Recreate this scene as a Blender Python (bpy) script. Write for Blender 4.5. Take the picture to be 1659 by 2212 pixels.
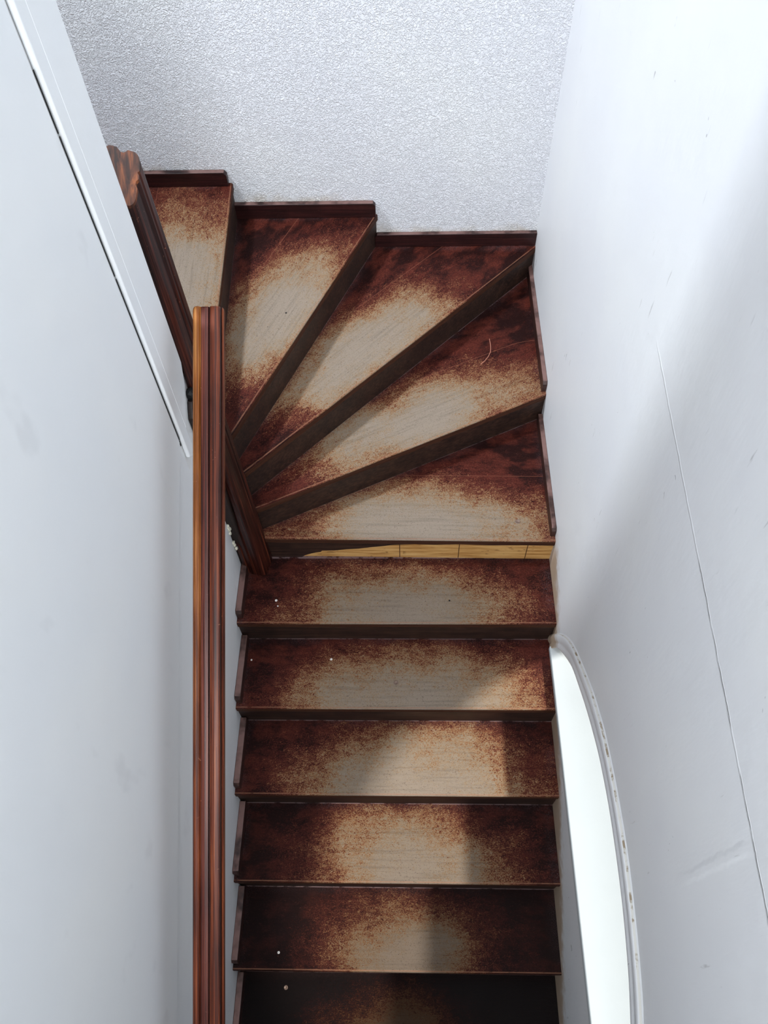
import bpy, bmesh, math, random
from mathutils import Vector, Matrix, noise as mnoise

for o in list(bpy.data.objects):
    bpy.data.objects.remove(o, do_unlink=True)
S = bpy.context.scene
COL = S.collection

# ------------------------------------------------------------------ camera, light, exposure
CAM = Vector((0.53068502, -1.02957662, 2.24003814))
RT = Vector((0.99962434, 0.01300499, -0.02412587)).normalized()
FW = Vector((-0.0273274, 0.54030514, -0.84102531)).normalized()
UP = RT.cross(FW).normalized()
RT = FW.cross(UP).normalized()
cd = bpy.data.cameras.new('camera')
cam = bpy.data.objects.new('camera', cd)
COL.objects.link(cam)
M = Matrix((RT, UP, -FW)).transposed().to_4x4()
M.translation = CAM
cam.matrix_world = M
cd.sensor_fit = 'VERTICAL'
cd.sensor_height = 36
cd.lens = 1686.36 * 36 / 2212
cd.clip_start = 0.02
S.camera = cam

S.view_settings.view_transform = 'Standard'
S.view_settings.look = 'None'
S.view_settings.gamma = 1
S.view_settings.use_curve_mapping = False
S.view_settings.exposure = -0.82

wd = bpy.data.worlds.new('world'); S.world = wd
wd.use_nodes = True
wd.node_tree.nodes['Background'].inputs[0].default_value = (0.75, 0.86, 1.0, 1)
wd.node_tree.nodes['Background'].inputs[1].default_value = 1.0

def lamp(name, kind, loc, aim, energy, color, size=None, size_y=None, angle=None, spread=180):
    l = bpy.data.lights.new(name, kind)
    l.energy = energy; l.color = color
    if kind == 'AREA':
        l.shape = 'RECTANGLE'; l.size = size; l.size_y = size_y or size; l.spread = math.radians(spread)
    if kind == 'SUN': l.angle = angle
    o = bpy.data.objects.new(name, l); COL.objects.link(o)
    o.location = loc
    o.rotation_euler = (Vector(aim) - Vector(loc)).to_track_quat('-Z', 'Y').to_euler()
    return o
# daylight falling through the arched window on the right
lamp('sun_light', 'SUN', (3, -0.80, 2.0), (1, -0.6, -0.04), 9.5, (1.0, 0.98, 0.91), angle=math.radians(5))
# ceiling light above the stairwell
lamp('stairwell_light', 'AREA', (0.5, -0.2, 4.1), (0.5, 0.2, 0), 35, (0.88, 0.94, 1.0), size=0.8, size_y=1.3)
# added fill from behind the camera, no real source; evens out the walls
lamp('rear_fill_light', 'AREA', (0.42, -2.85, 2.5), (0.75, 1.3, 0.6), 56, (0.95, 0.98, 1.0), size=0.9, size_y=1.4, spread=100)
# window light above the upper flight, beyond the partition
lamp('landing_light', 'AREA', (-1.25, 0.69, 3.3), (0.8, 0.75, 0.4), 36, (0.86, 0.93, 1.0), size=0.24, size_y=0.24, spread=85)

# ------------------------------------------------------------------ helpers
def lin(c):
    return tuple(((v / 255) / 12.92 if v / 255 <= 0.04045 else ((v / 255 + 0.055) / 1.055) ** 2.4) for v in c) + (1,)

class NT:
    def __init__(s, name):
        s.m = bpy.data.materials.new(name); s.m.use_nodes = True
        s.t = s.m.node_tree; s.b = s.t.nodes['Principled BSDF']
    def n(s, kind, **kw):
        nd = s.t.nodes.new(kind)
        for k, v in kw.items(): setattr(nd, k, v)
        return nd
    def put(s, sock, v):
        if v is None: return
        if isinstance(v, bpy.types.NodeSocket): s.t.links.new(v, sock)
        else: sock.default_value = v
    def math(s, op, a, b=None, c=None, clamp=False):
        nd = s.n('ShaderNodeMath', operation=op); nd.use_clamp = clamp
        s.put(nd.inputs[0], a); s.put(nd.inputs[1], b); s.put(nd.inputs[2], c)
        return nd.outputs[0]
    def vm(s, op, a, b=None):
        nd = s.n('ShaderNodeVectorMath', operation=op)
        s.put(nd.inputs[0], a); s.put(nd.inputs[1], b)
        return nd.outputs['Value'] if op in ('LENGTH', 'DOT_PRODUCT') else nd.outputs[0]
    def mul(s, v, f): return s.vm('MULTIPLY', v, f)
    def noise(s, vec, scale, detail=3, rough=0.5, dist=0.0):
        nd = s.n('ShaderNodeTexNoise')
        s.put(nd.inputs['Vector'], vec); nd.inputs['Scale'].default_value = scale
        nd.inputs['Detail'].default_value = detail; nd.inputs['Roughness'].default_value = rough
        nd.inputs['Distortion'].default_value = dist
        return nd.outputs['Fac']
    def step(s, v, a, b):
        nd = s.n('ShaderNodeMapRange', interpolation_type='SMOOTHSTEP')
        s.put(nd.inputs[0], v); nd.inputs[1].default_value = a; nd.inputs[2].default_value = b
        return nd.outputs[0]
    def mix(s, f, a, b, bt='MIX'):
        nd = s.n('ShaderNodeMix', data_type='RGBA', blend_type=bt)
        s.put(nd.inputs[0], f); s.put(nd.inputs[6], a); s.put(nd.inputs[7], b)
        return nd.outputs[2]
    def ramp(s, f, stops, interp='LINEAR'):
        nd = s.n('ShaderNodeValToRGB'); cr = nd.color_ramp; cr.interpolation = interp
        while len(cr.elements) < len(stops): cr.elements.new(0.5)
        for e, (p, c) in zip(cr.elements, stops): e.position = p; e.color = c
        s.put(nd.inputs[0], f)
        return nd.outputs[0]
    def attr(s, name):
        nd = s.n('ShaderNodeAttribute'); nd.attribute_name = name
        return nd.outputs['Vector']
    def sep(s, v):
        nd = s.n('ShaderNodeSeparateXYZ'); s.put(nd.inputs[0], v); return nd.outputs
    def comb(s, x, y, z):
        nd = s.n('ShaderNodeCombineXYZ'); s.put(nd.inputs[0], x); s.put(nd.inputs[1], y); s.put(nd.inputs[2], z)
        return nd.outputs[0]
    def pos(s): return s.n('ShaderNodeTexCoord').outputs['Object']
    def bump(s, h, strength, dist):
        nd = s.n('ShaderNodeBump'); s.put(nd.inputs['Height'], h)
        nd.inputs['Strength'].default_value = strength; nd.inputs['Distance'].default_value = dist
        s.put(s.b.inputs['Normal'], nd.outputs[0])
    def out(s, color=None, rough=None, spec=None):
        s.put(s.b.inputs['Base Color'], color); s.put(s.b.inputs['Roughness'], rough)
        if spec is not None: s.b.inputs['Specular IOR Level'].default_value = spec
        return s.m

# worn varnish: attributes wear (ellipse coordinates, painted shade), grn (along/across grain in metres), edge (distance to back, side, front)
def make_tread_mat():
    t = NT('worn_varnished_tread')
    w = t.attr('wear'); g = t.attr('grn'); e = t.sep(t.attr('edge'))
    L = t.vm('LENGTH', t.vm('MULTIPLY', w, (1, 1, 0)))
    lf = t.noise(g, 6, 3, 0.6); mf = t.noise(t.mul(g, (1, 2.0, 1)), 30, 5, 0.7)
    worm = t.noise(t.mul(g, (1, 1.4, 1)), 120, 3, 0.65, 2.0)
    hf = t.noise(t.mul(g, (1, 1.5, 1)), 420, 2, 0.7)
    a = t.math('SUBTRACT', 1.0, L)
    a = t.math('ADD', a, t.math('MULTIPLY', t.math('SUBTRACT', lf, 0.5), 1.0))
    a = t.math('ADD', a, t.math('MULTIPLY', t.math('SUBTRACT', mf, 0.5), 0.6))
    a = t.math('ADD', a, t.math('MULTIPLY', t.math('SUBTRACT', worm, 0.5), 1.7))
    a = t.math('ADD', a, t.math('MULTIPLY', t.math('SUBTRACT', hf, 0.5), 1.0))
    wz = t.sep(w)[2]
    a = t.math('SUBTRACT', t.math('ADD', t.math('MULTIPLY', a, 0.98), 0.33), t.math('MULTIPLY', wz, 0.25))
    col = t.ramp(a, [(0.0, lin((32, 11, 9))), (0.16, lin((58, 22, 17))), (0.32, lin((88, 40, 31))),
                     (0.44, lin((108, 60, 45))), (0.54, lin((146, 106, 66))), (0.70, lin((138, 119, 97))), (1.0, lin((142, 128, 114)))])
    # redder, thinner varnish in places
    rd = t.math('MULTIPLY', t.step(t.noise(t.mul(g, (1, 1.8, 1)), 9, 4, 0.65), 0.42, 0.62), t.step(a, 0.38, 0.2))
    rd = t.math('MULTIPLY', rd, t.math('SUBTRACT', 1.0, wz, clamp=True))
    col = t.mix(t.math('MULTIPLY', rd, 0.75), col, t.ramp(worm, [(0.38, lin((66, 25, 19))), (0.62, lin((104, 48, 36)))]))
    # long grain of the boards
    grain = t.noise(t.mul(g, (6, 130, 1)), 1.0, 4, 0.6)
    col = t.mix(t.math('MULTIPLY', t.step(grain, 0.45, 0.75), 0.22), col, lin((60, 32, 26)), 'MULTIPLY')
    # dark residue of varnish in scratches
    sp = t.step(t.noise(t.mul(g, (1, 1.3, 1)), 260, 3, 0.7, 1.2), 0.56, 0.68)
    col = t.mix(t.math('MULTIPLY', sp, 0.7), col, lin((52, 32, 27)))
    # reddish-pale scratches in the varnish
    sc = t.step(t.noise(t.mul(g, (0.8, 1.2, 1)), 120, 3, 0.75, 2.6), 0.63, 0.70)
    col = t.mix(t.math('MULTIPLY', sc, 0.55), col, lin((128, 76, 62)))
    # grey dust packed in the back and side corners
    dm = t.math('MINIMUM', e[0], e[1])
    dust = t.math('MULTIPLY', t.step(dm, 0.045, 0.002), t.step(t.noise(g, 480, 3, 0.7), 0.50, 0.68))
    dust = t.math('MULTIPLY', dust, t.step(t.noise(g, 9, 2), 0.35, 0.6))
    col = t.mix(t.math('MULTIPLY', dust, 0.75), col, lin((112, 102, 108)))
    # joint between the two boards of the deep treads
    jn = t.step(t.math('ABSOLUTE', t.math('SUBTRACT', e[2], 0.243)), 0.0014, 0.0006)
    col = t.mix(t.math('MULTIPLY', jn, 0.7), col, lin((118, 70, 54)))
    # pale paint and dust caught along the foot of the riser
    pl = t.math('MULTIPLY', t.step(e[3] if False else e[0], 0.0155, 0.0125), t.step(mf, 0.40, 0.52))
    # dimmer light on the lower steps, painted into the tread colour
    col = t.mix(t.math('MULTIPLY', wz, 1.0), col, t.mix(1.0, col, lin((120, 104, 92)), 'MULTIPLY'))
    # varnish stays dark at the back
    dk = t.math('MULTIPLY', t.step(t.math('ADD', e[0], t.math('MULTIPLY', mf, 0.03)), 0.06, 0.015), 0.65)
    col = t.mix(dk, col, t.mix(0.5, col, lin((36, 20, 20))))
    # rubbed front edge
    fr = t.math('MULTIPLY', t.step(e[2], 0.0035, 0.001), t.step(mf, 0.3, 0.5))
    col = t.mix(t.math('MULTIPLY', pl, 0.8), col, lin((128, 106, 106)))
    col = t.mix(t.math('MULTIPLY', fr, 0.6), col, lin((150, 104, 80)))
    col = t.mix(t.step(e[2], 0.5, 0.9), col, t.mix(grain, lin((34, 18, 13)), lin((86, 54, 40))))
    r = t.math('ADD', 0.55, t.math('MULTIPLY', t.math('MULTIPLY', a, 0.25, clamp=True), 1.0))
    t.bump(t.math('ADD', t.math('MULTIPLY', worm, 0.6), t.math('MULTIPLY', grain, 0.5)), 0.6, 0.0018)
    return t.out(col, r, 0.10)

def make_darkwood(name, base, hi, axis=(1, 0, 0), rough=0.4, amount=0.5, seed=0.0):
    t = NT(name)
    p = t.pos()
    ax = Vector(axis).normalized()
    s1 = ax.orthogonal().normalized(); s2 = ax.cross(s1)
    v = t.comb(t.math('MULTIPLY', t.vm('DOT_PRODUCT', p, tuple(ax)), 5),
               t.math('MULTIPLY', t.vm('DOT_PRODUCT', p, tuple(s1)), 130),
               t.math('MULTIPLY', t.vm('DOT_PRODUCT', p, tuple(s2)), 130))
    g = t.noise(v, 1, 5, 0.65, 0.3)
    b = t.noise(p, 14, 3, 0.6)
    f = t.math('ADD', t.math('MULTIPLY', g, 0.7), t.math('MULTIPLY', b, 0.3))
    col = t.ramp(f, [(0.36, lin(base)), (0.52, lin(tuple((x + y) / 2 for x, y in zip(base, hi)))), (0.68, lin(hi))])
    sc = t.step(t.noise(p, 90, 3, 0.75, 2.2), 0.64, 0.71)
    col = t.mix(t.math('MULTIPLY', sc, amount), col, lin((140, 92, 74)))
    if 'skirting' in name:      # top edge painted paler for the light it catches
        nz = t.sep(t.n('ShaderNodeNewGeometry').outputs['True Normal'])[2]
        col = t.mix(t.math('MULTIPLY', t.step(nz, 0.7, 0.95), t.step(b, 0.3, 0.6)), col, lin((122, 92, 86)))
    t.bump(g, 0.4, 0.001)
    return t.out(col, rough, 0.4)

M_TREAD = make_tread_mat()
M_RISER = make_darkwood('dark_riser_wood', (20, 10, 8), (74, 50, 38), (1, 0, 0), 0.55, 0.3)
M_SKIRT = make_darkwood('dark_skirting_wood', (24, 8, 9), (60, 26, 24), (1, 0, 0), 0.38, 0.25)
M_SKIRTY = make_darkwood('dark_skirting_wood_side', (36, 20, 18), (84, 56, 48), (0, 1, 0), 0.42, 0.3)
M_NEWEL = make_darkwood('dark_newel_wood', (18, 9, 7), (48, 30, 23), (0, 0, 1), 0.5, 0.35)

def make_varnish(name, ax, stripes):
    t = NT(name); p = t.pos(); ax = Vector(ax).normalized()
    s1 = Vector((1, 0, 0)); s1 = (s1 - ax * s1.dot(ax)).normalized(); s2 = ax.cross(s1)
    v = t.comb(t.math('MULTIPLY', t.vm('DOT_PRODUCT', p, tuple(ax)), 3.5),
               t.math('MULTIPLY', t.vm('DOT_PRODUCT', p, tuple(s1)), 210),
               t.math('MULTIPLY', t.vm('DOT_PRODUCT', p, tuple(s2)), 120))
    g = t.noise(v, 1, 5, 0.6, 0.25)
    lo = t.noise(p, 5, 2, 0.5)
    f = t.math('ADD', t.math('MULTIPLY', g, 0.75), t.math('MULTIPLY', lo, 0.25))
    col = t.ramp(f, stripes)
    if name.endswith('rail'):
        x = t.sep(p)[0]
        m1 = t.math('MULTIPLY', t.step(x, 0.0865, 0.0845), t.step(t.math('ADD', t.sep(p)[1], t.math('MULTIPLY', lo, 0.4)), -0.45, 0.30)); m2 = t.step(x, 0.1045, 0.1055)
        col = t.mix(t.math('MULTIPLY', m1, 0.75), col, t.ramp(f, [(0.36, lin((96, 50, 16))), (0.5, lin((150, 88, 34))), (0.66, lin((206, 150, 84)))]))
        mid = t.math('SUBTRACT', 1.0, m2)
        mid = t.math('MULTIPLY', mid, t.step(x, 0.0845, 0.0865))
        col = t.mix(t.math('MULTIPLY', mid, 0.7), col, t.ramp(f, [(0.36, lin((44, 17, 14))), (0.5, lin((86, 40, 34))), (0.66, lin((120, 66, 56)))]))
    if name.endswith('rail'):
        for c, wd_ in ((0.0862, 0.0008), (0.1036, 0.0022), (0.0955, 0.0006), (0.1283, 0.0016)):  # groove shade painted as thin dark lines along the rail
            col = t.mix(t.math('MULTIPLY', t.step(t.math('ABSOLUTE', t.math('SUBTRACT', x, c)), wd_, wd_ * 0.5), 0.8), col, lin((20, 8, 6)))
    ch = t.step(t.noise(p, 60, 3, 0.7, 1.5), 0.70, 0.74)
    col = t.mix(t.math('MULTIPLY', ch, 0.6), col, lin((205, 140, 110)))
    t.bump(g, 0.15, 0.0008)
    return t.out(col, 0.38, 0.3)
RAIL_A = Vector((0.10, 0.261, 1.063)); RAIL_B = Vector((0.10, -1.054, 0.234))
RDIR = (RAIL_B - RAIL_A).normalized()
M_RAIL = make_varnish('varnished_mahogany_rail', RDIR,
    [(0.34, lin((36, 12, 7))), (0.46, lin((78, 32, 17))), (0.56, lin((112, 52, 28))), (0.68, lin((150, 80, 42)))])
M_POST = make_varnish('varnished_mahogany_post', (-0.04, 0.1, 1),
    [(0.34, lin((16, 6, 5))), (0.48, lin((42, 16, 12))), (0.60, lin((72, 32, 22))), (0.72, lin((118, 62, 40)))])

def make_endgrain():
    t = NT('end_grain_wood'); p = t.pos()
    g = t.noise(t.mul(p, (60, 12, 12)), 1.5, 4, 0.6, 0.6)
    col = t.ramp(g, [(0.35, lin((40, 20, 13))), (0.52, lin((82, 44, 26))), (0.7, lin((132, 74, 40)))])
    return t.out(col, 0.5, 0.3)
M_END = make_endgrain()

def make_yellow():
    t = NT('bare_yellow_wood'); p = t.pos(); x = t.sep(p)
    g = t.noise(t.mul(p, (10, 10, 160)), 1, 4, 0.6)
    col = t.ramp(g, [(0.35, lin((168, 118, 62))), (0.55, lin((206, 160, 98))), (0.75, lin((222, 184, 124)))])
    kn = t.step(t.noise(t.mul(p, (28, 28, 60)), 1, 3, 0.6), 0.62, 0.72)
    col = t.mix(t.math('MULTIPLY', kn, 0.7), col, lin((110, 72, 38)))
    for c in (0.512, 0.703, 0.92):
        ln = t.step(t.math('ABSOLUTE', t.math('SUBTRACT', x[0], c)), 0.0018, 0.0008)
        col = t.mix(ln, col, lin((70, 42, 24)))
    return t.out(col, 0.6, 0.25)
M_YELLOW = make_yellow()

def make_wall(name, base, warm, stipple=0.0, mode=None):
    t = NT(name); p = t.pos(); x = t.sep(p)
    big = t.noise(p, 2.2, 3, 0.55)
    col = t.mix(t.step(big, 0.35, 0.7), lin(base), lin(warm))
    rough = 0.75
    if mode == 'right':
        # hand and shoe scuffs, running vertically
        st = t.step(t.noise(t.mul(p, (1, 70, 9)), 1, 3, 0.55), 0.67, 0.76)
        st = t.math('MULTIPLY', st, t.step(t.noise(p, 4, 2), 0.42, 0.62))
        col = t.mix(t.math('MULTIPLY', st, 0.45), col, lin((128, 124, 120)))
        sp = t.step(t.noise(t.mul(p, (1, 40, 22)), 1, 2, 0.5, 1.0), 0.76, 0.80)
        col = t.mix(t.math('MULTIPLY', sp, 0.5), col, lin((120, 114, 108)))
        # panel joint: caulked ridge, open crack in places
        wob = t.math('MULTIPLY', t.math('SUBTRACT', t.noise(p, 30, 2), 0.5), 0.006)
        d = t.math('ABSOLUTE', t.math('ADD', t.math('SUBTRACT', x[2], t.math('MULTIPLY_ADD', x[1], 0.088, 1.1715)), wob))
        vis = t.step(x[1], 0.06, -0.05)
        rid = t.math('MULTIPLY', t.step(d, 0.004, 0.001), vis)
        opn = t.math('MULTIPLY', t.step(d, 0.0016, 0.0008), t.step(t.noise(p, 7, 2, 0.6), 0.44, 0.5))
        opn = t.math('MULTIPLY', opn, t.step(x[1], -0.36, -0.42))
        col = t.mix(t.math('MULTIPLY', opn, 0.8), col, lin((70, 66, 60)))
        # dirty, yellowed line along the treads
        s = t.math('SUBTRACT', x[2], t.math('MULTIPLY', x[1], 0.556))
        s = t.math('ADD', s, t.math('MULTIPLY', t.math('SUBTRACT', t.noise(p, 22, 4, 0.6), 0.5), 0.16))
        m = t.math('MULTIPLY', t.step(s, 0.075, -0.02), t.step(x[1], 0.26, 0.18))
        col = t.mix(t.math('MULTIPLY', m, 0.8), col, lin((174, 142, 102)))
        h = t.math('ADD', t.math('MULTIPLY', rid, 0.8), t.math('MULTIPLY', t.noise(p, 14, 3), 0.8))
        h = t.math('ADD', h, t.math('MULTIPLY', t.noise(t.mul(p, (1, 60, 12)), 1, 3), 0.25))
        dl = t.math('ABSOLUTE', t.math('ADD', t.math('ADD', x[1], 0.832), t.math('MULTIPLY', wob, 2.5)))
        dv = t.math('MULTIPLY', t.step(x[2], 0.70, 0.85), t.step(x[2], 1.10, 1.05))
        h = t.math('ADD', h, t.math('MULTIPLY', t.math('MULTIPLY', t.step(dl, 0.012, 0.003), dv), 0.5))
        h = t.math('SUBTRACT', h, opn)
        t.bump(h, 0.35, 0.004); rough = 0.5
    elif mode == 'left':
        sm = t.step(t.noise(t.mul(p, (1, 10, 6)), 1, 3), 0.62, 0.75)
        col = t.mix(t.math('MULTIPLY', sm, 0.12), col, lin((160, 160, 165)))
        t.bump(t.noise(p, 10, 3), 0.25, 0.004); rough = 0.45
    elif stipple:
        n1 = t.noise(p, 130, 2, 0.5, 1.4); n2 = t.noise(p, 30, 2)
        h = t.math('ADD', t.step(n1, 0.38, 0.66), t.math('MULTIPLY', n2, 0.9))
        # warm grime just over the stepped skirting, few chips
        z3 = t.math('SUBTRACT', x[2], 0.44); z2 = t.math('SUBTRACT', x[2], 0.57); z1 = t.math('SUBTRACT', x[2], 0.695)
        a = t.step(x[0], 0.40, 0.44); b = t.step(x[0], -0.09, -0.05)
        d = t.mix(b, z1, t.mix(a, z2, z3))
        d = t.math('ADD', d, t.math('MULTIPLY', t.math('SUBTRACT', t.noise(p, 12, 4, 0.6), 0.5), 0.14))
        m = t.step(d, 0.03, -0.03)
        col = t.mix(t.math('MULTIPLY', m, 0.6), col, lin((190, 176, 152)))
        ch = t.step(t.noise(p, 38, 4, 0.7), 0.72, 0.76)
        col = t.mix(t.math('MULTIPLY', ch, 0.6), col, lin((120, 110, 98)))
        t.bump(h, stipple, 0.0035); rough = 0.8
    else:
        t.bump(t.noise(p, 24, 3), 0.2, 0.003)
    return t.out(col, rough, 0.3)
M_BACK = make_wall('stippled_plaster', (228, 229, 235), (233, 234, 237), 0.75)
M_RIGHT = make_wall('painted_plaster_right', (234, 235, 238), (238, 239, 240), 0, 'right')
M_LEFT = make_wall('painted_partition', (234, 237, 240), (238, 240, 241), 0, 'left')
M_PLAIN = make_wall('plain_white_plaster', (230, 231, 231), (234, 234, 233))
M_SILL = make_wall('white_gloss_sill', (184, 189, 191), (188, 193, 194))
def make_crack():
    t = NT('open_paint_crack'); p = t.pos()
    col = t.mix(t.step(t.noise(p, 16, 4, 0.7), 0.50, 0.58), lin((222, 220, 214)), lin((158, 142, 120)))
    return t.out(col, 0.8)
M_CRACK = make_crack()
def simple(name, c, rough=0.5, metal=0.0):
    t = NT(name); p = t.pos()
    col = t.mix(t.noise(p, 40, 3), lin(c), lin(tuple(min(255, v * 1.15) for v in c)))
    t.b.inputs['Metallic'].default_value = metal
    return t.out(col, rough)
M_FLOOR = make_darkwood('floor_boards', (60, 36, 26), (110, 72, 50), (1, 0, 0), 0.5, 0.2)
M_BLACK = simple('black_iron', (18, 18, 20), 0.5, 0.3)
M_GAP = simple('dark_joint', (14, 13, 13), 0.9)
M_PAINT = simple('white_paint_fleck', (214, 208, 204), 0.6)
M_NAIL = simple('dull_nail_head', (112, 92, 80), 0.5, 0.2)
M_SCRATCH = simple('bare_scratch', (176, 118, 98), 0.6)
M_CRUMB = simple('crumbling_plaster', (206, 202, 184), 0.9)
gm = NT('window_glass')
tr = gm.n('ShaderNodeBsdfTransparent'); gl = gm.n('ShaderNodeBsdfGlossy'); gl.inputs['Roughness'].default_value = 0.02
mx = gm.n('ShaderNodeMixShader'); mx.inputs[0].default_value = 0.06
gm.t.links.new(tr.outputs[0], mx.inputs[1]); gm.t.links.new(gl.outputs[0], mx.inputs[2])
gm.t.links.new(mx.outputs[0], gm.t.nodes['Material Output'].inputs[0])
M_GLASS = gm.m

def obj(name, bm, mat, parent=None, kind=None, label=None, smooth=False, bevel=0, mats=None):
    me = bpy.data.meshes.new(name)
    bmesh.ops.recalc_face_normals(bm, faces=bm.faces)
    bm.to_mesh(me); bm.free()
    for m in (mats or [mat]): me.materials.append(m)
    if smooth:
        for p in me.polygons: p.use_smooth = True
    o = bpy.data.objects.new(name, me); COL.objects.link(o)
    if parent: o.parent = parent
    if kind: o['kind'] = kind
    if label: o['label'] = label
    if bevel:
        md = o.modifiers.new('bevel', 'BEVEL'); md.width = bevel; md.segments = 3; md.limit_method = 'ANGLE'
        md.angle_limit = math.radians(40)
    return o
def box(bm, a, b):
    x0, y0, z0 = a; x1, y1, z1 = b
    v = [bm.verts.new(p) for p in ((x0,y0,z0),(x1,y0,z0),(x1,y1,z0),(x0,y1,z0),(x0,y0,z1),(x1,y0,z1),(x1,y1,z1),(x0,y1,z1))]
    for f in ((0,3,2,1),(4,5,6,7),(0,1,5,4),(1,2,6,5),(2,3,7,6),(3,0,4,7)): bm.faces.new([v[i] for i in f])
def prism(bm, pts, vec):
    """pts: 3D polygon, extruded by vec"""
    a = [bm.verts.new(p) for p in pts]; b = [bm.verts.new(Vector(p) + Vector(vec)) for p in pts]
    bm.faces.new(a); bm.faces.new(b[::-1])
    n = len(a)
    for i in range(n): bm.faces.new((a[i], b[i], b[(i+1) % n], a[(i+1) % n]))
def thing(name, label, cat, loc=(0, 0, 0)):
    o = bpy.data.objects.new(name, None); COL.objects.link(o); o.location = loc
    o.empty_display_size = 0.1
    o['label'] = label; o['category'] = cat
    return o
def wallbox(name, a, b, mat):
    bm = bmesh.new(); box(bm, a, b); return obj(name, bm, mat, kind='structure')

# ------------------------------------------------------------------ stair dimensions
R_, G = 0.12787, 0.22989       # rise, going
YB = 1.3183                    # back wall
LOW = 13                       # step index of the lower floor
ZF = -(LOW - 6) * R_           # lower floor
YF = -(LOW - 7) * G            # where it starts
TOP = 4.2

# ------------------------------------------------------------------ structure
wallbox('floor', (-0.15, -3.0, ZF - 0.1), (1.6, 0.3, ZF), M_FLOOR)
wallbox('ceiling', (-2.2, -3.0, TOP), (1.3, YB + 0.15, TOP + 0.1), M_PLAIN)
wallbox('wall_back', (-2.3, YB, ZF - 0.1), (1.13, YB + 0.15, TOP), M_BACK)
wallbox('wall_front', (-0.15, -3.1, ZF - 0.1), (1.13, -3.0, TOP), M_PLAIN)
wallbox('wall_far_left', (-2.3, 0.0, 0.5), (-2.2, YB, TOP), M_PLAIN)
wallbox('wall_left_landing', (-2.2, -0.1, 0.5), (-0.12, 0.0, TOP), M_PLAIN)
wallbox('floor_upper', (-2.2, 0.0, 6 * R_ - 0.12), (-0.4, YB, 6 * R_), M_FLOOR)

# right wall with its arched opening (outline in the wall's own plane, Y-Z)
arch_in = [(-0.040, -0.12), (-0.052, -0.07), (-0.092, 0.01), (-0.145, 0.085), (-0.209, 0.16), (-0.285, 0.215), (-0.361, 0.264), (-0.435, 0.303), (-0.511, 0.335), (-0.62, 0.360), (-0.73, 0.367)]
arch_out = [(0.030, -0.155), (0.002, -0.09), (-0.05, 0.035), (-0.10, 0.125), (-0.16, 0.20), (-0.25, 0.275), (-0.34, 0.34), (-0.41, 0.378), (-0.48, 0.408), (-0.60, 0.436), (-0.73, 0.448)]
def mirror(pts, c=-0.73): return pts + [(2 * c - y, z) for y, z in pts[-2::-1]]
def smoothcurve(p, n=4):
    out = []
    for i in range(len(p) - 1):
        p0 = p[max(i-1, 0)]; p1 = p[i]; p2 = p[i+1]; p3 = p[min(i+2, len(p)-1)]
        for k in range(n):
            t = k / n
            out.append(tuple(0.5 * ((2*p1[j]) + (-p0[j]+p2[j])*t + (2*p0[j]-5*p1[j]+4*p2[j]-p3[j])*t*t + (-p0[j]+3*p1[j]-3*p2[j]+p3[j])*t**3) for j in (0, 1)))
    out.append(p[-1]); return out
A_IN = smoothcurve(mirror(arch_in)); A_OUT = smoothcurve(mirror(arch_out))
WT = 0.20
A_EXT = [(-0.73 + (y + 0.73) * 1.06, -0.12 + (z + 0.12) * 1.5) for y, z in A_IN]      # reveal splays outward
bm = bmesh.new()
outer = [(YB, ZF - 0.1), (YB, TOP), (-3.0, TOP), (-3.0, ZF - 0.1)]
def ring(x, pts): return [bm.verts.new((x, y, z)) for y, z in pts]
layers = []
for x, hole in ((1.0, A_IN), (1.0 + WT, A_EXT)):
    o_ = ring(x, outer); h_ = ring(x, hole)
    es = [bm.edges.new((l[i], l[(i+1) % len(l)])) for l in (o_, h_) for i in range(len(l))]
    bmesh.ops.triangle_fill(bm, edges=es, use_beauty=True)
    layers.append((o_, h_))
for a, b in zip(layers[0], layers[1]):
    n = len(a)
    for i in range(n): bm.faces.new((a[i], a[(i+1) % n], b[(i+1) % n], b[i]))
obj('wall_right', bm, M_RIGHT, kind='structure')

# plaster moulding around the arch: swept between inner and outer outline
bm = bmesh.new()
N = len(A_IN); rows = []
for i in range(N):
    a = Vector((0, *A_IN[i])); b = Vector((0, *A_OUT[i]))
    prof = [(0.0, 1.0005), (0.0, 0.9945), (0.08, 0.9935), (0.26, 0.9940), (0.33, 0.9960), (0.40, 0.9955), (0.52, 0.9925), (0.75, 0.9915), (0.90, 0.9935), (0.925, 0.998), (0.955, 0.998), (1.0, 1.0005)]
    rows.append([bm.verts.new((x, *(a.lerp(b, t).yz))) for t, x in prof])
for i in range(N - 1):
    for k in range(len(rows[0]) - 1):
        f = bm.faces.new((rows[i][k], rows[i+1][k], rows[i+1][k+1], rows[i][k+1]))
        if k == 8: f.material_index = 1
bm.faces.new(rows[0]); bm.faces.new(rows[-1])
obj('trim_1', bm, None, kind='structure', smooth=True, mats=[M_RIGHT, M_CRACK])

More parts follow.
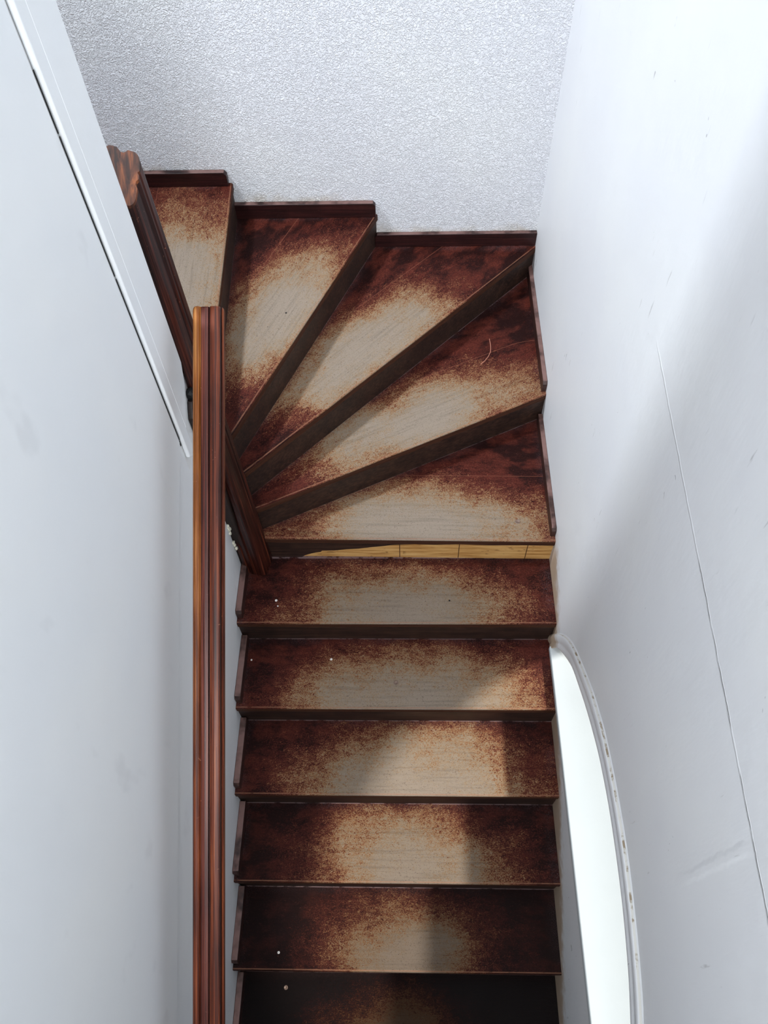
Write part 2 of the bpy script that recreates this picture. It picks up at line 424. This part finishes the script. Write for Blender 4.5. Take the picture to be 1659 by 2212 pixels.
# window: sill board, frame, glazing bars, glass
win = bpy.data.objects.new('window_1', None); COL.objects.link(win); win['kind'] = 'structure'
bm = bmesh.new(); box(bm, (0.990, -1.42, -0.122), (1.0 + WT - 0.028, -0.035, -0.100))
obj('window_sill', bm, M_SILL, win, bevel=0.004)
bm = bmesh.new()
fi = [(-0.73 + (y + 0.73) * 0.965, -0.105 + (z + 0.12) * 0.94) for y, z in A_EXT]
n = len(A_EXT); ra = []
for x in (1.0 + WT - 0.03, 1.0 + WT + 0.01):
    ra.append(([bm.verts.new((x, y, z)) for y, z in A_EXT], [bm.verts.new((x, y, z)) for y, z in fi]))
for i in range(n):
    j = (i + 1) % n
    (a, b), (c, d) = ra
    bm.faces.new((a[i], a[j], b[j], b[i])); bm.faces.new((c[i], d[i], d[j], c[j]))
    bm.faces.new((b[i], b[j], d[j], d[i])); bm.faces.new((a[i], c[i], c[j], a[j]))
obj('window_frame', bm, M_SILL, win)
bm = bmesh.new(); bm.faces.new([bm.verts.new((1.0 + WT - 0.01, y, z)) for y, z in fi])
obj('pane', bm, M_GLASS, win)

# left wall: lower wall, and the partition over it with its sloping lower edge
SL = 0.612                                           # slope of the joint
def jz(y): return 0.787 + (y - 0.061) * SL
bm = bmesh.new()
prism(bm, [(0, 0.185, ZF - 0.1), (0, 0.185, 0.69), (0, 0.09, 0.69), (0, 0.09, 0.90), (0, -3.0, 0.90), (0, -3.0, ZF - 0.1)], (-0.12, 0, 0))
obj('wall_left', bm, M_LEFT, kind='structure')
bm = bmesh.new()
prism(bm, [(0.0045, 0.088, jz(0.088)), (0.0045, 0.088, TOP), (0.0045, -3.0, TOP), (0.0045, -3.0, jz(-3.0))], (-0.1245, 0, 0))
obj('wall_left_upper', bm, M_LEFT, kind='structure', bevel=0.004)
# pale plaster behind the corner board
bm = bmesh.new(); prism(bm, [(0.0, 0.09, 0.69), (0.0, 0.185, 0.69), (0.0, 0.258, 0.80), (0.0, 0.258, TOP), (0.0, 0.09, TOP)], (-0.12, 0, 0))
obj('wall_left_end', bm, M_PLAIN, kind='structure')
# corner board (flat) and batten at its left, with the open dark joint
bm = bmesh.new(); prism(bm, [(0.0005, 0.132, 0.80), (0.0005, 0.212, 0.865), (0.0005, 0.236, 0.915), (0.0005, 0.236, TOP), (0.0005, 0.132, TOP)], (0.011, 0, 0))
obj('trim_2', bm, M_LEFT, kind='structure', bevel=0.002)
bm = bmesh.new(); prism(bm, [(0.0, 0.096, 0.735), (0.0, 0.112, 0.715), (0.0, 0.136, 0.735), (0.0, 0.136, TOP), (0.0, 0.096, TOP)], (0.011, 0, 0))
obj('trim_3', bm, M_LEFT, kind='structure', bevel=0.004)
bm = bmesh.new()
for a, b in ((0.812, 1.285), (1.292, 1.56), (1.565, 1.66)):
    box(bm, (0.004, 0.0875, a), (0.0053, 0.0902, b))
box(bm, (0.0002, 0.0915, 0.784), (0.0014, 0.0955, 0.800))
obj('trim_4', bm, M_GAP, kind='structure')

# ------------------------------------------------------------------ the staircase
stair = thing('staircase', 'dark red-brown wooden winder staircase with worn pale patches on its steps, between white walls', 'staircase', (0.5, YF, ZF))
SOFF = Vector(stair.location)
def part(name, bm, mat, **kw):
    """mesh in world coordinates, parented without moving it; grain coordinates stay in world space"""
    par = kw.pop('parent', stair)
    o = obj(name, bm, mat, par, **kw)
    o.matrix_parent_inverse = Matrix.Translation(-SOFF) if par is stair else Matrix.Identity(4)
    return o

def tread(idx, A, B, C, D, z, wear, th=0.028, nose=0.006, painted_shade=0.0):
    """A front-left, B front-right, C back-right, D back-left (XY); wear = (cx, cy, rx, ry, tilt)"""
    A, B, C, D = (Vector(p) for p in (A, B, C, D))
    al = (B - A).normalized(); ac = Vector((-al.y, al.x))
    cx, cy, rx, ry = wear
    nu, nv = 40, 14
    bm = bmesh.new()
    lw = bm.verts.layers.float_vector.new('wear'); lg = bm.verts.layers.float_vector.new('grn'); le = bm.verts.layers.float_vector.new('edge')
    def dist(p, a, b):
        ab = b - a; t = max(0, min(1, (p - a).dot(ab) / ab.length_squared)); return (p - a - ab * t).length
    def add(p, zz, front_over=0.0):
        q = p
        v = bm.verts.new((q.x, q.y, zz))
        d = q - Vector((cx, cy))
        v[lw] = (d.dot(al) / rx, d.dot(ac) / ry, painted_shade)
        v[lg] = (q.dot(al) + idx * 3.1, q.dot(ac) + idx * 1.7 + zz, idx * 0.37)
        v[le] = (dist(q, C, D), min(dist(q, B, C), dist(q, A, D)), 1.0 if front_over else min(dist(q, A, B), 0.45))
        return v
    grid = []
    # front nosing: quarter round
    prof = [(0.004, -th), (0.0, -th + 0.004), (0.0, -0.005), (0.0015, -0.0015), (0.005, 0.0)]
    for dy, dz in prof:
        grid.append([add(A.lerp(B, u / nu) + ac * (dy - nose), z + dz, dz < -0.002) for u in range(nu + 1)])
    for v_ in range(1, nv + 1):
        t = v_ / nv
        grid.append([add(A.lerp(B, u / nu).lerp(D.lerp(C, u / nu), t), z) for u in range(nu + 1)])
    for i in range(len(grid) - 1):
        for k in range(nu):
            f = bm.faces.new((grid[i][k], grid[i][k+1], grid[i+1][k+1], grid[i+1][k])); 
    # underside and sides
    bl = [add(p, z - th) for p in (D, C)]
    bm.faces.new([grid[0][0]] + [bl[0], bl[1]] + [grid[0][nu]] + grid[0][nu-1:0:-1])
    bm.faces.new([r[0] for r in grid] + [bl[0]])
    bm.faces.new([r[nu] for r in grid][::-1] + [bl[1]][::-1])
    bm.faces.new(grid[-1] + [bl[1], bl[0]])
    return part('tread', bm, M_TREAD)

def riser(A, B, z0, z1, t=0.016, mat=None, label=None, inset=0.0):
    A, B = Vector(A), Vector(B); al = (B - A).normalized(); ac = Vector((-al.y, al.x))
    bm = bmesh.new()
    a, b = A + ac * inset, B + ac * inset
    prism(bm, [(a.x, a.y, z0), (b.x, b.y, z0), (b.x, b.y, z1), (a.x, a.y, z1)], (ac.x * t, ac.y * t, 0))
    return part('riser', bm, mat or M_RISER, label=label)

steps = {}
def Z(k): return (6 - k) * R_
for k in range(6, 13):                             # straight flight
    yf = -(k - 6) * G
    wr = {6: (0.53, yf + 0.015, 0.40, 0.20), 7: (0.56, yf + 0.02, 0.43, 0.20), 8: (0.55, yf + 0.02, 0.40, 0.22), 9: (0.54, yf + 0.02, 0.36, 0.22),
          10: (0.54, yf + 0.03, 0.30, 0.20), 11: (0.50, yf + 0.06, 0.26, 0.16), 12: (0.50, yf + 0.05, 0.25, 0.15)}[k]
    steps[k] = tread(k, (0, yf), (1, yf), (1, yf + G + 0.012), (0, yf + G + 0.012), Z(k), wr, painted_shade={6: 0.15, 7: 0.1, 8: 0.15, 9: 0.35, 10: 0.6, 11: 1.0, 12: 1.0}.get(k, 0.0))
    riser((0, yf), (1, yf), Z(k) - R_, Z(k) - 0.027)
# winders
steps[5] = tread(5, (0.0, 0.236), (1, 0.222), (1, 0.729), (0.0, 0.2415), Z(5), (0.57, 0.27, 0.44, 0.19))
steps[4] = tread(4, (0.0, 0.226), (1, 0.715), (1, 1.318), (0.0, 0.268), Z(4), (0.58, 0.60, 0.44, 0.17))
steps[3] = tread(3, (0.0, 0.248), (1, 1.300), (0.416, 1.318), (0.0, 0.295), Z(3), (0.40, 0.80, 0.40, 0.17))
steps[2] = tread(2, (0.0, 0.258), (0.430, 1.318), (-0.069, 1.318), (-0.019, 0.27), Z(2), (0.15, 0.84, 0.37, 0.17))
steps[1] = tread(1, (-0.005, 0.27), (-0.055, 1.318), (-0.44, 1.318), (-0.42, 0.27), Z(1), (-0.17, 0.78, 0.50, 0.24))
riser((0.0, 0.226), (1, 0.715), Z(5), Z(4) - 0.027)
riser((0.0, 0.248), (1, 1.300), Z(4), Z(3) - 0.027)
riser((0.0, 0.258), (0.430, 1.318), Z(3), Z(2) - 0.027)
riser((-0.005, 0.27), (-0.055, 1.318), Z(2), Z(1) - 0.027)
riser((-0.42, 0.27), (-0.44, 1.318), Z(1), Z(1) + R_)
# the riser whose dark facing is torn: bare yellow board behind
rr = riser((0.0, 0.2405), (1, 0.2265), 0.0, Z(5) - 0.027, mat=M_YELLOW, label='bare yellow riser board with its dark facing torn off')
top = Z(5) - 0.0275
tear = [(1.0, 0.092), (0.90, 0.093), (0.80, 0.090), (0.70, 0.094), (0.62, 0.090), (0.56, 0.092), (0.49, 0.086), (0.46, 0.078), (0.42, 0.070), (0.38, 0.060),
        (0.34, 0.055), (0.30, 0.046), (0.26, 0.044), (0.255, 0.036), (0.24, 0.032), (0.225, 0.026), (0.20, 0.012), (0.19, 0.0)]
bm = bmesh.new()
def ry(x): return 0.2405 - 0.014 * x
poly = [(0.0, 0.0), (0.0, top), (1.0, top)] + tear
prism(bm, [(x, ry(x) - 0.0045, z) for x, z in poly], (0, 0.0042, 0))
part('facing', bm, M_RISER, parent=rr, label='torn dark wood facing')

# skirting boards
def skirt(a, b, z0, h, t, side, mat, label=None):
    """a,b XY ends along the wall; side = inward vector; chamfered front end"""
    a, b = Vector(a), Vector(b); d = (b - a).normalized(); s = Vector(side)
    bm = bmesh.new()
    prism(bm, [(a.x, a.y, z0), (b.x, b.y, z0), (b.x, b.y, z0 + h), (a.x + d.x * 0.008, a.y + d.y * 0.008, z0 + h), (a.x, a.y, z0 + h - 0.01)], (s.x * t, s.y * t, 0))
    return part('skirting_board', bm, mat, bevel=0.0025, label=label)
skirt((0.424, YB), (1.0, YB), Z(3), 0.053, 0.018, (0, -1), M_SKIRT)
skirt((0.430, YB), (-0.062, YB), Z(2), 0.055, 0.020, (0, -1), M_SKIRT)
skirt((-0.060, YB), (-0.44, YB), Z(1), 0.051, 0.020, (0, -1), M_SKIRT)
skirt((1.0, 0.72), (1.0, 1.30), Z(4), 0.045, 0.016, (-1, 0), M_SKIRTY)
skirt((1.0, 0.235), (1.0, 0.70), Z(5), 0.040, 0.016, (-1, 0), M_SKIRTY)
for k in range(6, 13):
    yf = -(k - 6) * G
    skirt((0.0, yf + 0.012), (0.0, yf + G - 0.005), Z(k), 0.042, 0.020, (1, 0), M_SKIRTY)
# old newel the winders run into, and the string under the upper flight
bm = bmesh.new(); box(bm, (-0.02, 0.19, 0.0), (0.028, 0.262, 0.62))
part('newel', bm, M_NEWEL, bevel=0.004, label='dark old newel at the narrow ends of the winders')
bm = bmesh.new(); prism(bm, [(0.001, 0.186, 0.60), (0.001, 0.186, 0.77), (0.001, 0.215, 0.80), (0.001, 0.245, 0.79), (0.001, 0.25, 0.60)], (0.012, 0, 0))
part('string', bm, M_NEWEL, bevel=0.002)
# nails, rings and paint flecks on the treads
def disc(x, y, z, r, par, mat, name='nail_head', ringed=False, sq=1.0, label=None):
    bm = bmesh.new(); n = 14
    prof = [(r, 0.0), (r * 0.85, 0.0011), (0.0001, 0.0013)] if not ringed else [(r, 0.0), (r * 0.9, 0.0013), (r * 0.72, 0.0013), (r * 0.62, 0.0002), (0.0001, 0.0002)]
    rs = [[bm.verts.new((x + rr_ * math.cos(a), y + rr_ * sq * math.sin(a), z + h)) for a in [2 * math.pi * i / n for i in range(n)]] for rr_, h in prof]
    for p, q in zip(rs, rs[1:]):
        for i in range(n): bm.faces.new((p[i], p[(i+1) % n], q[(i+1) % n], q[i]))
    bm.faces.new(rs[-1])
    o = obj(name, bm, mat, par, smooth=True, label=label)
    return o
for k, x, y, r, m, rg in MARKS if 'MARKS' in globals() else (
        (6, 0.118, 0.075, 0.0042, M_PAINT, False), (6, 0.125, 0.055, 0.0025, M_PAINT, False),
        (7, 0.291, -0.072, 0.004, M_PAINT, False), (7, 0.033, -0.075, 0.003, M_PAINT, False), (7, 0.5, -0.15, 0.008, M_NAIL, True),
        (10, 0.137, -0.876, 0.004, M_PAINT, False), (11, 0.15, -0.965, 0.0065, M_NAIL, True), (5, 0.887, 0.29, 0.0085, M_NAIL, True),
        (6, 0.67, 0.075, 0.003, M_GAP, False), (2, 0.155, 0.83, 0.003, M_GAP, False)):
    nm = 'paint_fleck' if m is M_PAINT else 'nail_head'
    disc(x, y, Z(k), r, steps[k], m, nm, rg)

# ------------------------------------------------------------------ handrail (near) and its bracket
def sweep(bm, prof, path, xax, cap=True):
    """path: list of (centre, scale); profile in (x along xax, h along normal)"""
    rows = []
    n = len(path)
    d = (path[-1][0] - path[0][0]).normalized(); x = Vector(xax); x = (x - d * x.dot(d)).normalized(); h = x.cross(d)
    if h.z < 0 and abs(d.z) < 0.95: h = -h
    for c, s, cut in path:
        rows.append([bm.verts.new(c + x * (a * s) + h * ((b + 0.03) * s - 0.03) + d * (cut * b)) for a, b in prof])
    m = len(prof)
    for r0, r1 in zip(rows, rows[1:]):
        for i in range(m): bm.faces.new((r0[i], r0[(i+1) % m], r1[(i+1) % m], r1[i]))
    return rows
def arc(cx, cy, r, a0, a1, n=6): return [(cx + r * math.cos(math.radians(a0 + (a1 - a0) * i / n)), cy + r * math.sin(math.radians(a0 + (a1 - a0) * i / n))) for i in range(n + 1)]
prof = (arc(-0.0235, -0.0095, 0.0095, 190, 55) + [(-0.0165, -0.0062), (-0.0145, -0.0050), (-0.006, -0.0036), (0.0015, -0.0045), (0.0028, -0.010), (0.0044, -0.010), (0.0056, -0.003)]
        + [(0.010, -0.0006), (0.016, 0.0), (0.022, -0.0014)] + arc(0.0215, -0.0085, 0.0072, 60, 0, 4) + [(0.0290, -0.014), (0.0305, -0.0135), (0.0328, -0.0155), (0.0328, -0.030), (0.024, -0.036), (0.021, -0.047),
        (0.016, -0.053), (-0.016, -0.053), (-0.021, -0.047), (-0.024, -0.036), (-0.0328, -0.030), (-0.0328, -0.016)])
rail = thing('handrail', 'polished orange-brown grooved wooden handrail running down along the left white wall', 'handrail', RAIL_B)
bm = bmesh.new()
END = RAIL_A + RDIR * 1.95
path = [(RAIL_A + RDIR * t, s, 0) for t, s in ((0.0, 0.93), (0.003, 0.975), (0.008, 1.0))] + [(RAIL_A + RDIR * (0.008 + 1.942 * i / 30), 1.0, 0) for i in range(1, 31)]
rows = sweep(bm, prof, path, (1, 0, 0))
bm.faces.new(rows[0]); bm.faces.new(rows[-1])
o = obj('rail', bm, M_RAIL, rail); o.matrix_parent_inverse = Matrix.Translation(-RAIL_B)
def tube(bm, pts, r, n=10):
    rows = []
    for i, p in enumerate(pts):
        p = Vector(p); d = (Vector(pts[min(i+1, len(pts)-1)]) - Vector(pts[max(i-1, 0)])).normalized()
        a = d.orthogonal().normalized(); b = d.cross(a)
        rows.append([bm.verts.new(p + (a * math.cos(t) + b * math.sin(t)) * r) for t in [2 * math.pi * k / n for k in range(n)]])
    for r0, r1 in zip(rows, rows[1:]):
        for i in range(n): bm.faces.new((r0[i], r0[(i+1) % n], r1[(i+1) % n], r1[i]))
    bm.faces.new(rows[0]); bm.faces.new(rows[-1])
def railpt(t, dn=0.053):
    p = RAIL_A + RDIR * t; nrm = Vector((1, 0, 0)).cross(RDIR); nrm = nrm if nrm.z > 0 else -nrm
    return p - nrm * dn
for t in (1.78,):
    q = railpt(t); w = Vector((0.0, q.y, q.z - 0.05))
    bm = bmesh.new(); tube(bm, [w, w + Vector((0.05, 0, -0.004)), w + Vector((0.085, 0, 0.012)), q + Vector((0, 0, -0.01)), q + Vector((0, 0, 0.004))], 0.006)
    for i in range(2):
        tube(bm, [w + Vector((0.0005, 0, 0)), w + Vector((0.005, 0, 0))], 0.024, 18)
    o = obj('bracket', bm, M_BLACK, rail, smooth=False); o.matrix_parent_inverse = Matrix.Translation(-RAIL_B)
# black iron end bracket showing left of the rail
bm = bmesh.new()
kc = Vector((0.008, 0.236, 0.806))
bmesh.ops.create_icosphere(bm, subdivisions=2, radius=0.018, matrix=Matrix.Translation(kc) @ Matrix.Diagonal((0.8, 0.9, 1.0, 1)))
for v in bm.verts: v.co += Vector((0, 1, 0.6)) * 0.008 * mnoise.noise(v.co * 60)
tube(bm, [kc, kc + Vector((0.03, -0.01, 0.03)), Vector((0.085, 0.20, 0.93)), railpt(0.07)], 0.006)
o = obj('bracket', bm, M_BLACK, rail, label='black iron bracket end'); o.matrix_parent_inverse = Matrix.Translation(-RAIL_B)

# ------------------------------------------------------------------ moulded post rising from the seventh step
PB = Vector((0.052, 0.205, 0.0)); PT = Vector((-0.022, 0.333, 1.325))
pd = (PT - PB).normalized()
post = thing('newel_post', 'dark moulded wooden post leaning up from the step below the winders', 'post', PB)
px = 0.033; py = 0.034
pprof = (arc(0.020, 0.020, 0.0125, 0, 90, 5) + [(0.010, 0.0325), (0.003, 0.028), (-0.003, 0.028), (-0.010, 0.0325)] + arc(-0.020, 0.020, 0.0125, 90, 180, 5)
         + [(-0.0325, 0.008), (-0.028, 0.004), (-0.028, -0.004), (-0.0325, -0.008), (-0.0325, -0.020), (-0.029, -0.024), (-0.029, -0.034), (-0.020, -0.034), (-0.0175, -0.0300), (-0.0145, -0.0300), (-0.0125, -0.034), (-0.004, -0.034), (-0.001, -0.029), (0.003, -0.029), (0.006, -0.034)]
         + arc(0.018, -0.0205, 0.0135, 250, 350, 6) + [(0.0325, -0.010), (0.029, -0.006), (0.029, -0.002), (0.0335, 0.002), (0.0335, 0.006), (0.030, 0.009), (0.0335, 0.012)])
xa = Vector((1, 0, 0)); xa = (xa - pd * xa.dot(pd)).normalized(); ya = pd.cross(xa)
rot = math.radians(-14)
def ppt(c, a, b, cut=0.0):
    a *= 1.13; b *= 1.13
    a2 = a * math.cos(rot) - b * math.sin(rot); b2 = a * math.sin(rot) + b * math.cos(rot)
    return c + xa * a2 + ya * b2 + pd * (cut * b2)
bm = bmesh.new(); rows = []
Lp = (PT - PB).length
for i in range(25):
    t = i / 24; c = PB - pd * 0.002 + pd * (Lp + 0.002) * t
    cut = 0.95 if i == 24 else 0.0
    rows.append([bm.verts.new(ppt(c, a, b, cut)) for a, b in pprof])
m = len(pprof)
for r0, r1 in zip(rows, rows[1:]):
    for i in range(m): bm.faces.new((r0[i], r0[(i+1) % m], r1[(i+1) % m], r1[i]))
bm.faces.new(rows[0])
o = obj('shaft', bm, M_POST, post); o.matrix_parent_inverse = Matrix.Translation(-PB)
bm = bmesh.new()
lo = [bm.verts.new(ppt(PT, a, b, 0.95)) for a, b in pprof]
hi = [bm.verts.new(ppt(PT, a, b, 0.95) + pd * 0.006) for a, b in pprof]
for i in range(m): bm.faces.new((lo[i], lo[(i+1) % m], hi[(i+1) % m], hi[i]))
bm.faces.new(lo[::-1]); bm.faces.new(hi)
o = obj('cut_end', bm, M_END, post, label='sloped sawn end with lighter end grain'); o.matrix_parent_inverse = Matrix.Translation(-PB)

# crumbled plaster where wall and newel meet
def crumbs(name, pts, label, seed):
    rnd = random.Random(seed); bm = bmesh.new()
    for p, r in pts:
        b0 = set(bm.verts)
        bmesh.ops.create_icosphere(bm, subdivisions=2, radius=r, matrix=Matrix.Translation(p) @ Matrix.Diagonal((0.6, 0.9, 1.4, 1)))
        for v in set(bm.verts) - b0:
            v.co += Vector([rnd.uniform(-1, 1) for _ in range(3)]) * r * 0.22
    o = obj(name, bm, M_CRUMB); o['label'] = label; o['category'] = 'plaster'
    return o
crumbs('broken_plaster', [((0.001, 0.186, 0.262), 0.009), ((0.003, 0.190, 0.250), 0.006), ((0.002, 0.183, 0.235), 0.006), ((0.002, 0.195, 0.272), 0.005)],
       'upper lump of crumbled cream plaster on the wall edge left of the leaning post', 3)
crumbs('broken_plaster', [((0.002, 0.182, 0.180), 0.007), ((0.004, 0.181, 0.168), 0.005), ((0.006, 0.180, 0.150), 0.006)],
       'lower lump of crumbled cream plaster, by the foot of the leaning post', 5)

# long pale scratch on the third winder, paint fleck on the post
bm = bmesh.new(); zz = Z(4) + 0.0002
tube(bm, [(0.827, 0.966, zz), (0.829, 0.93, zz), (0.827, 0.905, zz), (0.818, 0.882, zz), (0.805, 0.862, zz), (0.790, 0.846, zz)], 0.0011, 6)
obj('scratch', bm, M_SCRATCH, steps[4], label='long pale curved scratch')
